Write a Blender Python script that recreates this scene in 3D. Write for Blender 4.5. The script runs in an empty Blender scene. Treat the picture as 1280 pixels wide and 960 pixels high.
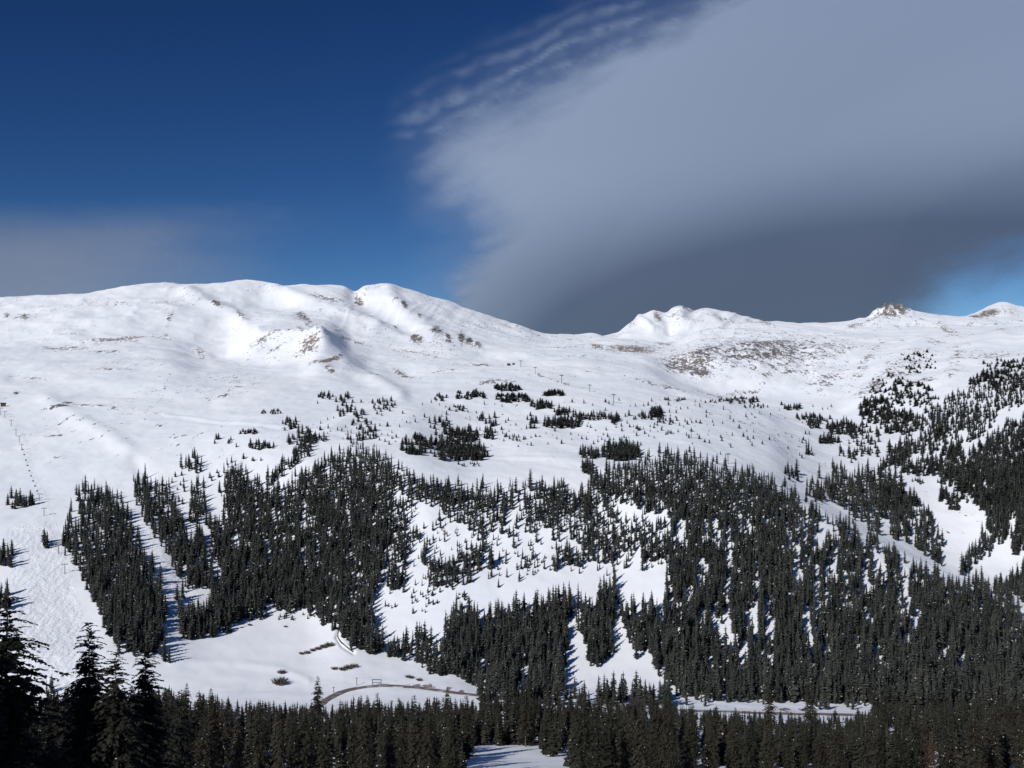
import bpy, math, random
import numpy as np
from mathutils import Vector

C = bpy.context.scene.collection
RNG = np.random.default_rng(7)
random.seed(7)

# ------------------------------------------------------------------ camera, sky, sun, exposure
F = 1280.0          # focal length in photo pixels
VH = 560.0          # eye level row
scene = bpy.context.scene
cam_d = bpy.data.cameras.new('camera')
cam = bpy.data.objects.new('camera', cam_d)
C.objects.link(cam)
cam.location = (0, 0, 0)
cam.rotation_euler = (math.radians(90), 0, 0)
cam_d.sensor_width = 36.0
cam_d.lens = 36.0 * F / 1280.0
cam_d.shift_y = (VH - 480.0) / 1280.0
cam_d.clip_start = 0.5
cam_d.clip_end = 120000.0
scene.camera = cam
scene.render.resolution_x = 1024
scene.render.resolution_y = 768

SUN_EL = math.radians(32.0)
SH = np.array([0.60, 0.80])            # horizontal direction the shadows run
SUN_AZ = math.atan2(-SH[0], -SH[1])    # where the sun stands, clockwise from +Y
world = bpy.data.worlds.new('World')
scene.world = world
world.use_nodes = True
wn, wl = world.node_tree.nodes, world.node_tree.links
wn.clear()
sky = wn.new('ShaderNodeTexSky')
sky.sky_type = 'NISHITA'
sky.sun_disc = False
sky.sun_elevation = SUN_EL
sky.sun_rotation = SUN_AZ
sky.altitude = 3600.0
sky.air_density = 1.0
sky.dust_density = 0.15
sky.ozone_density = 2.2
bg = wn.new('ShaderNodeBackground')
bg.inputs['Strength'].default_value = 0.075
wo = wn.new('ShaderNodeOutputWorld')
# thin high-altitude air: a deeper, more saturated blue
sep = wn.new('ShaderNodeSeparateColor'); com = wn.new('ShaderNodeCombineColor')
wl.new(sky.outputs[0], sep.inputs[0])
for i_, (k_, g_) in enumerate(((0.172, 2.2), (0.235, 1.85), (0.352, 1.53))):
    mn = wn.new('ShaderNodeMath'); mn.operation = 'MINIMUM'; mn.inputs[1].default_value = (6.0, 8.0, 11.0)[i_]
    pw = wn.new('ShaderNodeMath'); pw.operation = 'POWER'; pw.inputs[1].default_value = g_
    ml = wn.new('ShaderNodeMath'); ml.operation = 'MULTIPLY'; ml.inputs[1].default_value = k_
    wl.new(sep.outputs[i_], mn.inputs[0]); wl.new(mn.outputs[0], pw.inputs[0]); wl.new(pw.outputs[0], ml.inputs[0]); mx_ = wn.new('ShaderNodeMath'); mx_.operation = 'MAXIMUM'; mx_.inputs[1].default_value = (0.125, 0.53, 1.85)[i_]
    wl.new(ml.outputs[0], mx_.inputs[0]); wl.new(mx_.outputs[0], com.inputs[i_])
wl.new(com.outputs[0], bg.inputs[0])
wl.new(bg.outputs[0], wo.inputs[0])

sun_d = bpy.data.lights.new('sun', 'SUN')
sun_d.energy = 3.8
sun_d.angle = math.radians(0.53)
sun_d.color = (1.0, 0.97, 0.93)
sun = bpy.data.objects.new('sun', sun_d)
C.objects.link(sun)
sdir = Vector((SH[0] * math.cos(SUN_EL), SH[1] * math.cos(SUN_EL), -math.sin(SUN_EL)))
sun.rotation_euler = sdir.to_track_quat('-Z', 'Y').to_euler()
sun.location = (-200, -200, 200)

scene.view_settings.view_transform = 'Standard'
scene.view_settings.look = 'None'
scene.view_settings.exposure = 0.0
scene.view_settings.gamma = 1.0
scene.cycles.max_bounces = 6
scene.cycles.diffuse_bounces = 3
scene.cycles.transparent_max_bounces = 16
scene.cycles.use_denoising = True


# ------------------------------------------------------------------ helpers
def tag(o, label=None, cat=None, group=None, kind=None):
    if label: o['label'] = label
    if cat: o['category'] = cat
    if group: o['group'] = group
    if kind: o['kind'] = kind
    return o


def np_mesh(name, verts, quads=None, tris=None, mats=(), matidx=None, smooth=False, attrs=None):
    me = bpy.data.meshes.new(name)
    verts = np.ascontiguousarray(verts, dtype=np.float32)
    nq = 0 if quads is None else len(quads)
    nt = 0 if tris is None else len(tris)
    loops = []
    if nq: loops.append(np.asarray(quads, dtype=np.int32).ravel())
    if nt: loops.append(np.asarray(tris, dtype=np.int32).ravel())
    loops = np.concatenate(loops)
    starts = np.concatenate([np.arange(nq) * 4, nq * 4 + np.arange(nt) * 3]).astype(np.int32)
    me.vertices.add(len(verts))
    me.vertices.foreach_set('co', verts.ravel())
    me.loops.add(len(loops))
    me.loops.foreach_set('vertex_index', loops)
    me.polygons.add(nq + nt)
    me.polygons.foreach_set('loop_start', starts)
    if matidx is not None:
        me.polygons.foreach_set('material_index', np.asarray(matidx, dtype=np.int32))
    me.polygons.foreach_set('use_smooth', np.full(nq + nt, smooth, dtype=bool))
    for m in mats: me.materials.append(m)
    for k, a in (attrs or {}).items():
        at = me.attributes.new(k, 'FLOAT', 'POINT')
        at.data.foreach_set('value', np.ascontiguousarray(a, dtype=np.float32).ravel())
    me.update(calc_edges=True)
    return me


def link(name, me, parent=None, loc=None):
    o = bpy.data.objects.new(name, me)
    C.objects.link(o)
    if parent is not None: o.parent = parent
    if loc is not None: o.location = loc
    return o


def smooth01(a, b, x):
    t = np.clip((x - a) / (b - a), 0, 1)
    return t * t * (3 - 2 * t)


class Noise:
    def __init__(self, seed):
        self.g = np.random.default_rng(seed).random((256, 256))

    def __call__(self, x, y):
        xi = np.floor(x).astype(np.int64); yi = np.floor(y).astype(np.int64)
        fx = x - xi; fy = y - yi
        fx = fx * fx * fx * (fx * (fx * 6 - 15) + 10); fy = fy * fy * fy * (fy * (fy * 6 - 15) + 10)
        x0 = xi % 256; x1 = (xi + 1) % 256; y0 = yi % 256; y1 = (yi + 1) % 256
        g = self.g
        return ((g[x0, y0] * (1 - fx) + g[x1, y0] * fx) * (1 - fy)
                + (g[x0, y1] * (1 - fx) + g[x1, y1] * fx) * fy) * 2 - 1

    def fbm(self, x, y, octs=4, gain=0.5):
        s = 0; a = 1; n = 0
        for i in range(octs):
            s = s + a * self(x * 2 ** i + 17.3 * i, y * 2 ** i + 5.1 * i); n += a; a *= gain
        return s / n


N1, N2, N3 = Noise(1), Noise(2), Noise(3)


def pchip_slopes(x, y):            # along the last axis
    h = np.diff(x, axis=-1); d = np.diff(y, axis=-1) / h
    m = np.zeros_like(y)
    d0, d1 = d[..., :-1], d[..., 1:]; h0, h1 = h[..., :-1], h[..., 1:]
    w1 = 2 * h1 + h0; w2 = h1 + 2 * h0
    ok = d0 * d1 > 0
    den = np.where(ok, w1 / np.where(ok, d0, 1) + w2 / np.where(ok, d1, 1), 1)
    m[..., 1:-1] = np.where(ok, (w1 + w2) / den, 0)
    m[..., 0] = d[..., 0]; m[..., -1] = d[..., -1]
    return m


def hermite(t, h, y0, y1, m0, m1):
    t2 = t * t; t3 = t2 * t
    return (2 * t3 - 3 * t2 + 1) * y0 + (t3 - 2 * t2 + t) * h * m0 + (-2 * t3 + 3 * t2) * y1 + (t3 - t2) * h * m1


def pchip(xk, yk, x):
    xk = np.asarray(xk, float); yk = np.asarray(yk, float)
    m = pchip_slopes(xk, yk)
    x = np.clip(x, xk[0], xk[-1])
    i = np.clip(np.searchsorted(xk, x, side='right') - 1, 0, len(xk) - 2)
    h = xk[i + 1] - xk[i]
    return hermite((x - xk[i]) / h, h, yk[i], yk[i + 1], m[i], m[i + 1])


def seg_dist(u, v, pts, asp=1.0):
    """distance from (u,v) to a polyline, v stretched by asp"""
    best = np.full(np.shape(u), 1e9)
    for (a, b), (c, d) in zip(pts[:-1], pts[1:]):
        du, dv = c - a, (d - b) * asp
        L = du * du + dv * dv + 1e-9
        t = np.clip(((u - a) * du + (v - b) * asp * dv) / L, 0, 1)
        best = np.minimum(best, np.hypot(u - a - t * du, (v - b) * asp - t * dv))
    return best


def in_poly(u, v, poly):
    u = np.asarray(u, float); v = np.asarray(v, float)
    r = np.zeros(u.shape, bool)
    n = len(poly)
    for i in range(n):
        x0, y0 = poly[i]; x1, y1 = poly[(i + 1) % n]
        if y0 == y1: continue
        c = ((y0 > v) != (y1 > v)) & (u < (x1 - x0) * (v - y0) / (y1 - y0) + x0)
        r ^= c
    return r


# ------------------------------------------------------------------ terrain: bands of the valley and the mountains, near to far
def L(*kn):     # knots (u, row, distance)
    return [k[0] for k in kn], [k[1] for k in kn], [k[2] for k in kn]


def flat(Y, Z):
    v = VH - F * Z / Y
    return [-900, 2200], [v, v], [Y, Y]


LINES = [
    flat(2.0, -2.2), flat(30.0, -11.0), flat(75.0, -30.0), flat(140.0, -50.0), flat(200.0, -65.0), flat(280.0, -83.0),
    flat(380.0, -100.0),
    L((-900, 880, 430), (0, 880, 430), (200, 875, 430), (420, 872, 430), (590, 868, 430), (700, 875, 430), (850, 882, 425), (1060, 888, 420), (1280, 897, 415), (2200, 900, 415)),
    L((-900, 800, 480), (0, 800, 480), (120, 812, 480), (210, 812, 490), (300, 772, 545), (380, 768, 555), (430, 790, 520), (480, 818, 495), (590, 856, 450), (700, 866, 448), (850, 871, 445), (1060, 878, 440), (1280, 886, 435), (2200, 890, 435)),
    L((-900, 700, 570), (0, 700, 570), (120, 715, 560), (210, 715, 575), (300, 700, 605), (400, 690, 610), (500, 705, 590), (640, 720, 570), (760, 720, 570), (850, 715, 565), (950, 720, 560), (1060, 755, 545), (1160, 775, 535), (1280, 800, 520), (2200, 850, 500)),
    L((-900, 590, 720), (0, 615, 700), (200, 615, 700), (300, 610, 705), (400, 595, 705), (500, 595, 690), (600, 612, 680), (740, 608, 680), (800, 592, 690), (850, 588, 690), (900, 594, 690), (960, 610, 680), (1000, 628, 670), (1100, 675, 645), (1200, 722, 615), (1280, 752, 595), (2200, 830, 540)),
    L((-900, 560, 800), (0, 572, 800), (200, 565, 800), (400, 548, 800), (500, 555, 790), (600, 578, 765), (740, 578, 760), (850, 574, 765), (900, 580, 765), (960, 598, 755), (1000, 622, 745), (1100, 676, 725), (1200, 725, 705), (1280, 742, 690), (2200, 800, 650)),
    L((-900, 500, 950), (0, 522, 950), (200, 518, 950), (400, 512, 950), (500, 512, 950), (600, 532, 940), (740, 532, 930), (850, 535, 930), (900, 545, 920), (960, 562, 910), (1000, 585, 905), (1060, 606, 900), (1100, 612, 895), (1160, 618, 890), (1200, 612, 880), (1240, 590, 875), (1280, 565, 870), (1700, 420, 870), (2200, 300, 900)),
    L((-900, 470, 1150), (0, 480, 1150), (200, 475, 1150), (400, 480, 1150), (500, 490, 1120), (600, 492, 1120), (740, 496, 1120), (850, 502, 1140), (900, 510, 1150), (960, 525, 1160), (1000, 538, 1170), (1040, 548, 1170), (1100, 545, 1160), (1150, 530, 1150), (1200, 506, 1140), (1240, 490, 1130), (1280, 474, 1120), (1700, 330, 1100), (2200, 220, 1100)),
    L((-900, 440, 1500), (0, 440, 1500), (200, 440, 1500), (260, 452, 1500), (320, 450, 1480), (370, 446, 1440), (400, 440, 1400), (425, 446, 1420), (460, 456, 1480), (520, 458, 1530), (600, 457, 1560), (700, 452, 1600), (800, 454, 1600), (850, 474, 1540), (900, 490, 1480), (960, 498, 1440), (1000, 502, 1420), (1040, 502, 1400), (1080, 492, 1400), (1120, 476, 1400), (1200, 460, 1400), (1280, 440, 1400), (1700, 300, 1400), (2200, 200, 1400)),
    L((-900, 430, 1750), (0, 432, 1750), (60, 429, 1750), (160, 418, 1800), (230, 426, 1800), (280, 432, 1780), (325, 411, 1720), (375, 409, 1640), (402, 411, 1590), (440, 432, 1700), (500, 431, 1800), (560, 426, 1850), (610, 432, 1900), (700, 432, 1950), (780, 434, 2000), (830, 441, 1920), (880, 432, 1860), (940, 434, 1850), (1000, 436, 1850), (1080, 432, 1850), (1140, 430, 1820), (1200, 424, 1780), (1280, 414, 1750), (1700, 280, 1700), (2200, 190, 1700)),
    L((-900, 410, 2100), (0, 400, 2100), (100, 392, 2100), (200, 385, 2150), (300, 396, 2150), (400, 387, 2200), (500, 391, 2250), (600, 410, 2300), (650, 418, 2320), (700, 425, 2330), (760, 424, 2300), (800, 427, 2280), (840, 433, 2200), (880, 421, 2150), (960, 411, 2180), (1080, 411, 2180), (1200, 407, 2150), (1280, 402, 2150), (1700, 270, 2100), (2200, 185, 2100)),
    L((-900, 420, 2800), (-200, 392, 2750), (0, 377, 2700), (50, 372, 2700), (100, 370, 2700), (130, 368, 2700), (160, 362, 2720), (205, 357, 2750), (235, 360, 2750), (270, 358, 2770), (320, 354, 2800), (355, 357, 2800), (400, 355, 2800), (428, 358, 2790), (443, 363, 2780), (460, 358, 2790), (485, 356, 2800), (510, 361, 2800), (560, 377, 2780), (600, 393, 2760), (650, 410, 2740), (685, 419, 2720), (715, 418, 2720), (742, 415, 2720), (768, 422, 2700), (800, 425, 2660), (840, 428, 2600), (870, 416, 2560), (920, 410, 2540), (965, 406, 2540), (1030, 404, 2540), (1062, 401, 2540), (1085, 396, 2540), (1100, 392, 2540), (1140, 391, 2540), (1165, 395, 2540), (1200, 398, 2540), (1240, 399, 2540), (1280, 401, 2520), (1700, 260, 2500), (2200, 180, 2500)),
    L((-900, 450, 3300), (0, 420, 3300), (400, 400, 3300), (600, 430, 3300), (700, 436, 3200), (760, 426, 3250), (800, 428, 3250), (840, 432, 3200), (960, 432, 3150), (1140, 425, 3100), (1240, 425, 3100), (1280, 425, 3100), (1700, 300, 3100), (2200, 260, 3100)),
    L((-900, 460, 4000), (0, 440, 4000), (400, 430, 4000), (600, 440, 4000), (700, 432, 4000), (740, 425, 4000), (770, 419, 4000), (785, 407, 4000), (803, 395, 4000), (818, 389, 4000), (832, 390, 4000), (850, 384.5, 4000), (868, 388, 4000), (885, 386, 4000), (905, 389, 4000), (930, 396, 4000), (960, 404, 4000), (1000, 414, 4000), (1100, 425, 4000), (1180, 410, 4000), (1205, 398, 4000), (1225, 390, 4000), (1238, 384, 4000), (1256, 380.5, 4000), (1275, 386, 4000), (1310, 394, 4000), (1400, 405, 4000), (2200, 420, 4000)),
    L((-900, 520, 6000), (600, 520, 6000), (850, 500, 6000), (1250, 500, 6000), (2200, 520, 6000)),
    L((-900, 562, 40000), (2200, 562, 40000)),
]
ROWS = [6, 8, 8, 10, 22, 40, 36, 60, 90, 100, 44, 70, 60, 60, 50, 45, 45, 16, 40, 10, 10]
DU = 1.25
UG = np.concatenate([np.arange(-900, -60, 7.0), np.arange(-60, 1345, DU), np.arange(1345, 2201, 7.0)])
NU = len(UG)
VK = np.stack([pchip(l[0], l[1], UG) for l in LINES], -1)
YK = np.stack([pchip(l[0], l[2], UG) for l in LINES], -1)
ZK = (VH - VK) * YK / F
MK = pchip_slopes(YK, ZK)
Ys, Zs = [], []
for k in range(len(LINES) - 1):
    t = np.arange(ROWS[k])[None, :] / ROWS[k]
    h = (YK[:, k + 1] - YK[:, k])[:, None]
    Ys.append(YK[:, k][:, None] + t * h)
    Zs.append(hermite(t, h, ZK[:, k][:, None], ZK[:, k + 1][:, None], MK[:, k][:, None], MK[:, k + 1][:, None]))
Ys.append(YK[:, -1:]); Zs.append(ZK[:, -1:])
TY = np.concatenate(Ys, 1); TZ = np.concatenate(Zs, 1)
TU = np.repeat(UG[:, None], TY.shape[1], 1)
TX = (TU - 640.0) / F * TY
TV0 = VH - F * TZ / TY                     # where each bit of ground shows, before the small relief
PX = TY / F                                # metres per pixel at that distance


def line_feature(pts, w, amp, asp=1.6, ymin=0, ymax=1e9):
    d = seg_dist(TU, TV0, pts, asp)
    return amp * PX * np.exp(-(d / w) ** 2) * ((TY > ymin) & (TY < ymax))


# ridges and gullies of the upper mountain
dz = np.zeros_like(TZ)
for pts, w, amp in [
    ([(235, 366), (262, 380), (300, 404)], 12, 3.5), ([(330, 372), (390, 392), (450, 402)], 20, -3.5),
    ([(345, 360), (400, 378), (470, 400)], 10, 2.5), ([(443, 366), (470, 385), (510, 405)], 13, -3.5),
    ([(485, 360), (500, 385), (540, 412)], 12, 3.0), ([(400, 412), (425, 440), (455, 466), (500, 492)], 11, 3.2),
    ([(440, 415), (470, 445), (520, 470)], 16, -1.6), ([(325, 411), (402, 412)], 7, 1.5),
    ([(250, 430), (290, 446), (330, 450)], 16, -1.5), ([(-40, 436), (40, 433), (160, 419), (240, 428), (262, 442)], 6, .7),
    ([(60, 500), (110, 530), (160, 560)], 14, 1.8), ([(20, 470), (150, 490), (260, 500)], 14, -1.6),
    ([(600, 432), (680, 446), (800, 470), (960, 520)], 14, 1.5), ([(1090, 470), (1060, 500), (1040, 520)], 14, -2),
    ([(1150, 430), (1100, 470), (1070, 500)], 14, 2.5), ([(1250, 420), (1200, 450), (1180, 480)], 14, 2.5),
    ([(650, 560), (720, 575), (760, 590)], 16, 1.6), ([(700, 530), (760, 555)], 14, -1.6), ([(480, 505), (440, 520), (400, 545)], 12, 1.8),
    ([(800, 398), (815, 410)], 6, 2.5), ([(850, 388), (858, 405)], 8, 2.0), ([(832, 392), (838, 412)], 7, -2.5), ([(900, 392), (910, 405)], 7, -2),
    ([(1000, 430), (1010, 470)], 10, -1.5), ([(940, 430), (950, 470)], 10, 1.5),
]:
    dz += 1.8 * line_feature(pts, w, amp, ymin=620)
# meadow bank and creek trench
dz += line_feature([(215, 827), (300, 829), (350, 836), (385, 850)], 5, 2.2, 1.0, 400, 560) * 0.6
dz += line_feature([(424, 786), (421, 797), (428, 807), (442, 816)], 2.2, -2.5, 1.0, 400, 620)
# traverses cut across the pistes
for pts in [[(205, 517), (320, 530), (440, 541), (520, 552)], [(560, 566), (640, 571), (690, 573)], [(900, 490), (1000, 530), (1080, 570)]]:
    dz += line_feature(pts, 2.0, 0.7, 1.0, 620) - line_feature([(a, b + 3.5) for a, b in pts], 2.0, 0.5, 1.0, 620)
for pts in [[(168, 575), (185, 600), (205, 660), (228, 720), (238, 760)]]:
    dz += line_feature(pts, 9, -2.0, 1.0, 450)
near = smooth01(430, 620, TY)
dz += near * (2.4 * N1.fbm(TX / 70, TY / 90, 4) + 0.5 * N2.fbm(TX / 14, TY / 18, 3))
far = smooth01(750, 1500, TY) * (TY < 8000)
dz += far * (11 * N2.fbm(TX / 260, TY / 300, 4) + 1.8 * N3.fbm(TX / 45, TY / 60, 3) + .25 * N1.fbm(TX / 9, TY / 16, 2) - 7 * np.abs(N1.fbm(TX / 120 + TY / 300, TY / 210, 3)) * smooth01(1500, 1900, TY))
dz += (1 - near) * 0.5 * N3.fbm(TX / 16, TY / 16, 3) * smooth01(20, 80, TY)


def blob(u0, v0, ru, rv, p=1.0, ang=0.0, ymin=600, ymax=1e9):
    ca, sa = math.cos(math.radians(ang)), math.sin(math.radians(ang))
    a = ((TU - u0) * ca + (TV0 - v0) * sa) / ru; b = (-(TU - u0) * sa + (TV0 - v0) * ca) / rv
    return 1.15 * p * np.clip(1.25 - np.hypot(a, b), 0, 1) * ((TY > ymin) & (TY < ymax))


ribm = np.clip(.45 * blob(450, 378, 270, 36, 1.0, 4, 1900, 2950) * smooth01(-.25, .35, N2.fbm(TU / 45, TV0 / 30, 2)) + blob(960, 442, 130, 34, 1.0, 0, 1500, 2500) * smooth01(-.3, .3, N2.fbm(TU / 30, TV0 / 25, 2)) + .8 * blob(850, 402, 110, 24, 1.0, 0, 3500, 4300), 0, 1)
dz += ribm * PX * (2.4 * (1 - np.abs(N1.fbm(TU / 21 + TV0 / 22, TV0 / 45, 3)) * 2.2))
dz += line_feature([(850, 462), (900, 478), (980, 490), (1050, 486)], 24, -4.0, 1.6, 1200, 2000)
rock = np.zeros_like(TZ); hue = np.zeros_like(TZ)
rock[TY > 5200] = 1.0; hue[TY > 5200] = 1.0      # unseen far plain, darkened to cut the light bounced onto the cloud
for args, hu in [
    # brown windswept tundra
    ((150, 422, 60, 4, .62, -6), .1), ((200, 420, 26, 3, .5, 4), .1), ((250, 437, 12, 8, .45, 50), .1), ((80, 433, 45, 3, .5, -3), .1),
    ((330, 420, 30, 6, .5, 150), .2), ((388, 426, 30, 13, .58, 140), .25), ((358, 411, 34, 3, .55, 0), .1), ((408, 447, 26, 4, .75, -8), .1), ((412, 458, 12, 6, .6, 40), .1), ((345, 432, 30, 4, .4, 150), .1),
    ((440, 418, 40, 4, .5, 14), .2), ((505, 462, 26, 4, .55, 30), .1), ((520, 436, 36, 3, .5, 12), .2), ((455, 440, 10, 6, .3, 30), .1),
    ((790, 434, 44, 7, .72, 2), .0), ((745, 430, 18, 4, .5, 5), .0), ((830, 428, 18, 4, .5, 0), .2),
    # the bowl's rocky headwall
    ((880, 440, 40, 14, .62, -12),.75), ((850, 455, 34, 12, .6, 10),.75), ((875, 463, 22, 7, .75, 5), .7), ((960, 428, 70, 9, .6, -3),.75), ((1040, 432, 40, 8, .5, 4),.75),
    ((1000, 455, 70, 20, .38, 0), .6), ((960, 465, 14, 6, .55, -20), .5), ((1035, 470, 30, 14, .42, -30), .5), ((925, 483, 40, 3, .5, -5), .3), ((990, 440, 90, 12, .4, 0), .6),
    ((930, 447, 16, 5, .8, 10), .9), ((958, 444, 9, 6, .9, -40), .9), ((968, 440, 6, 6, .9, -50), .9), ((915, 446, 10, 4, .8, -10), .9),
    # rock bands of the big mountain
    ((270, 385, 12, 5, .8, 40), .8), ((300, 400, 10, 5, .55, 45), .5), ((212, 395, 5, 12, .5, 20), .7), ((380, 392, 14, 5, .65, 25), .6), ((376, 402, 9, 5, .5, 20), .6),
    ((410, 372, 36, 6, .5, 10), .7), ((448, 368, 9, 6, .7, 40), .8), ((495, 376, 7, 4, .6, 0), .4), ((505, 382, 5, 7, .85, -20), .6), ((525, 395, 5, 4, .6, 0), .7), ((490, 400, 14, 3, .4, 20), .5),
    ((520, 420, 12, 6, .8, 20), .6), ((545, 413, 9, 8, .7, -10), .9), ((560, 420, 5, 9, .85, -15), .95), ((577, 420, 6, 9, .95, -12), .95), ((587, 425, 6, 7, .9, -30), .95), ((597, 430, 7, 4, .7, 20), .9),
    ((30, 398, 14, 5, .6, 0), .7), ((8, 396, 6, 4, .6, 0), .7), ((150, 380, 30, 4, .35, 0), .6), ((640, 402, 20, 2, .4, 22), .5),
    # ground showing on the alpine bench
    ((600, 455, 40, 2, .5, 2), .3), ((560, 462, 30, 2.5, .4, 0), .3), ((900, 492, 50, 3, .5, 6), .3), ((700, 478, 60, 2, .42, 14), .4), ((820, 482, 50, 2.5, .5, 14), .4), ((625, 478, 40, 3, .45, 0), .3),
    ((70, 510, 24, 2.5, .7, -8), .9), ((85, 523, 18, 2, .6, -20), .8), ((20, 491, 6, 2, .8, -10), .9), ((65, 544, 20, 2, .6, -5), .9), ((110, 505, 50, 2.5, .5, 5), .8), ((280, 490, 40, 2.5, .45, -8), .5), ((300, 478, 40, 2, .4, -10), .5),
    ((40, 470, 60, 2.5, .35, 3), .5), ((140, 460, 50, 2.5, .35, 2), .4), ((130, 438, 30, 3, .45, 0), .2), ((225, 545, 16, 2, .6, -8), .8),
    # the right-hand shoulder
    ((1080, 455, 50, 10, .40, -52), .3), ((1195, 452, 36, 14, .42, -68), .1), ((955, 440, 135, 30, .50, -3), .8), ((865, 452, 48, 18, .58, 8), .6), ((1185, 412, 22, 7, .5, 30), .0), ((1170, 430, 26, 4, .4, 10), .1), ((1130, 460, 50, 16, .42, -20), .8), ((1150, 478, 30, 8, .5, -10), .9), ((1240, 445, 50, 8, .42, -5), .8), ((1090, 485, 26, 14, .55, -30), .9), ((1145, 445, 26, 6, .4, -15), .8),
    ((1068, 404, 16, 4, .6, -10), .3), ((1115, 384, 27, 13, 1.25, 0), .6), ((1115, 392, 34, 4, .5, 0), .4), ((1090, 398, 20, 3, .5, -20), .5),
    ((822, 395, 12, 6, .7, 60), .0), ((790, 405, 12, 5, .4, -40), .2), ((850, 396, 40, 8, .38, 20), .5), ((905, 398, 30, 6, .42, 20), .6), ((860, 387, 30, 3, .5, 0), .6), ((950, 404, 24, 3, .55, 10), .5),
    ((1235, 392, 22, 6, .8, -20), .5), ((1260, 388, 20, 5, .4, 20), .3), ((1220, 396, 14, 4, .7, 0), .5),
    # scree in the hill clearing
    ((555, 662, 22, 14, .33, 20), .6),
]:
    b = blob(*args)
    hue = np.where(b > rock, hu, hue)
    rock = np.maximum(rock, b)
b = blob(530, 858, 50, 5, .5, 8, 380, 520); hue = np.where(b > rock, 0, hue); rock = np.maximum(rock, b)
b = blob(985, 887, 80, 4, .5, 1, 380, 520); hue = np.where(b > rock, .3, hue); rock = np.maximum(rock, b)
spr = np.clip(.02 + .42 * N3.fbm(TX / 120, TY / 170, 3), 0, .26) * smooth01(700, 1000, TY) * (TY < 4300)
hue = np.where(spr > rock, .75, hue); rock = np.maximum(rock, spr)
rk = np.clip(rock * 1.4 - .3, 0, 1)
dz += rk * PX * (2.2 * np.abs(N1.fbm(TU / 6, TV0 / 5, 3)) + 0.7 * N2(TU / 2.5, TV0 / 2.5)) * (TY > 620)
# the craggy summit block
knob = blob(1115, 388, 24, 14, 1.0, 0, 2380, 2640)
dz += knob * PX * (8 + 5 * N3.fbm(TU / 9, TY / 60, 2) + 3.0 * N1(TU / 3.1, TY / 30))
dz += blob(1098, 394, 14, 10, 1.0, 0, 2380, 2640) * PX * 3 + blob(1075, 399, 8, 5, 1.0, 0, 2400, 2640) * PX * 1.5
TZ = TZ + dz
mog = np.clip(np.maximum(0.9 * in_poly(TU, TV0, [(8, 660), (60, 650), (78, 690), (95, 735), (108, 790), (95, 860), (40, 860), (20, 760)]).astype(float),
              0.7 * in_poly(TU, TV0, [(165, 600), (180, 600), (215, 690), (236, 750), (222, 790), (205, 740), (190, 690)])) * (TY > 430), 0, 1)
TZ += mog * 0.2 * N2(TX / 1.6, TY / 3.6)
TV = VH - F * TZ / TY
RUNMIN = np.minimum.accumulate(TV, axis=1)


def col(u): return int(np.clip(np.searchsorted(UG, u), 1, NU - 1))


def from_pixel(u, v):
    """first ground met by looking through photo pixel (u, v)"""
    i = col(u); r = RUNMIN[i]
    j = int(np.searchsorted(-r, -v))
    j = min(max(j, 1), len(r) - 1)
    a, b = r[j - 1], r[j]
    t = 0 if a == b else np.clip((a - v) / (a - b), 0, 1)
    Y = TY[i, j - 1] + t * (TY[i, j] - TY[i, j - 1])
    return ground((u - 640) / F * Y, Y)


def ground(X, Y):
    u = 640 + F * X / Y
    i = col(u); s = (u - UG[i - 1]) / (UG[i] - UG[i - 1])
    z = (1 - s) * np.interp(Y, TY[i - 1], TZ[i - 1]) + s * np.interp(Y, TY[i], TZ[i])
    return float(X), float(Y), float(z)


# ------------------------------------------------------------------ materials
def new_mat(name):
    m = bpy.data.materials.new(name); m.use_nodes = True
    n, l = m.node_tree.nodes, m.node_tree.links
    return m, n, l, n['Principled BSDF']


def plain(name, colr, rough=0.7, var=0.25, scale=3.0, metal=0.0):
    m, n, l, p = new_mat(name)
    tc = n.new('ShaderNodeTexCoord'); nz = n.new('ShaderNodeTexNoise'); nz.inputs['Scale'].default_value = scale; nz.inputs['Detail'].default_value = 4
    l.new(tc.outputs['Object'], nz.inputs['Vector'])
    mx = n.new('ShaderNodeMix'); mx.data_type = 'RGBA'
    mx.inputs['A'].default_value = tuple(c * (1 - var) for c in colr) + (1,)
    mx.inputs['B'].default_value = tuple(min(1, c * (1 + var)) for c in colr) + (1,)
    l.new(nz.outputs['Fac'], mx.inputs['Factor']); l.new(mx.outputs['Result'], p.inputs['Base Color'])
    p.inputs['Roughness'].default_value = rough; p.inputs['Metallic'].default_value = metal
    return m


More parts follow.
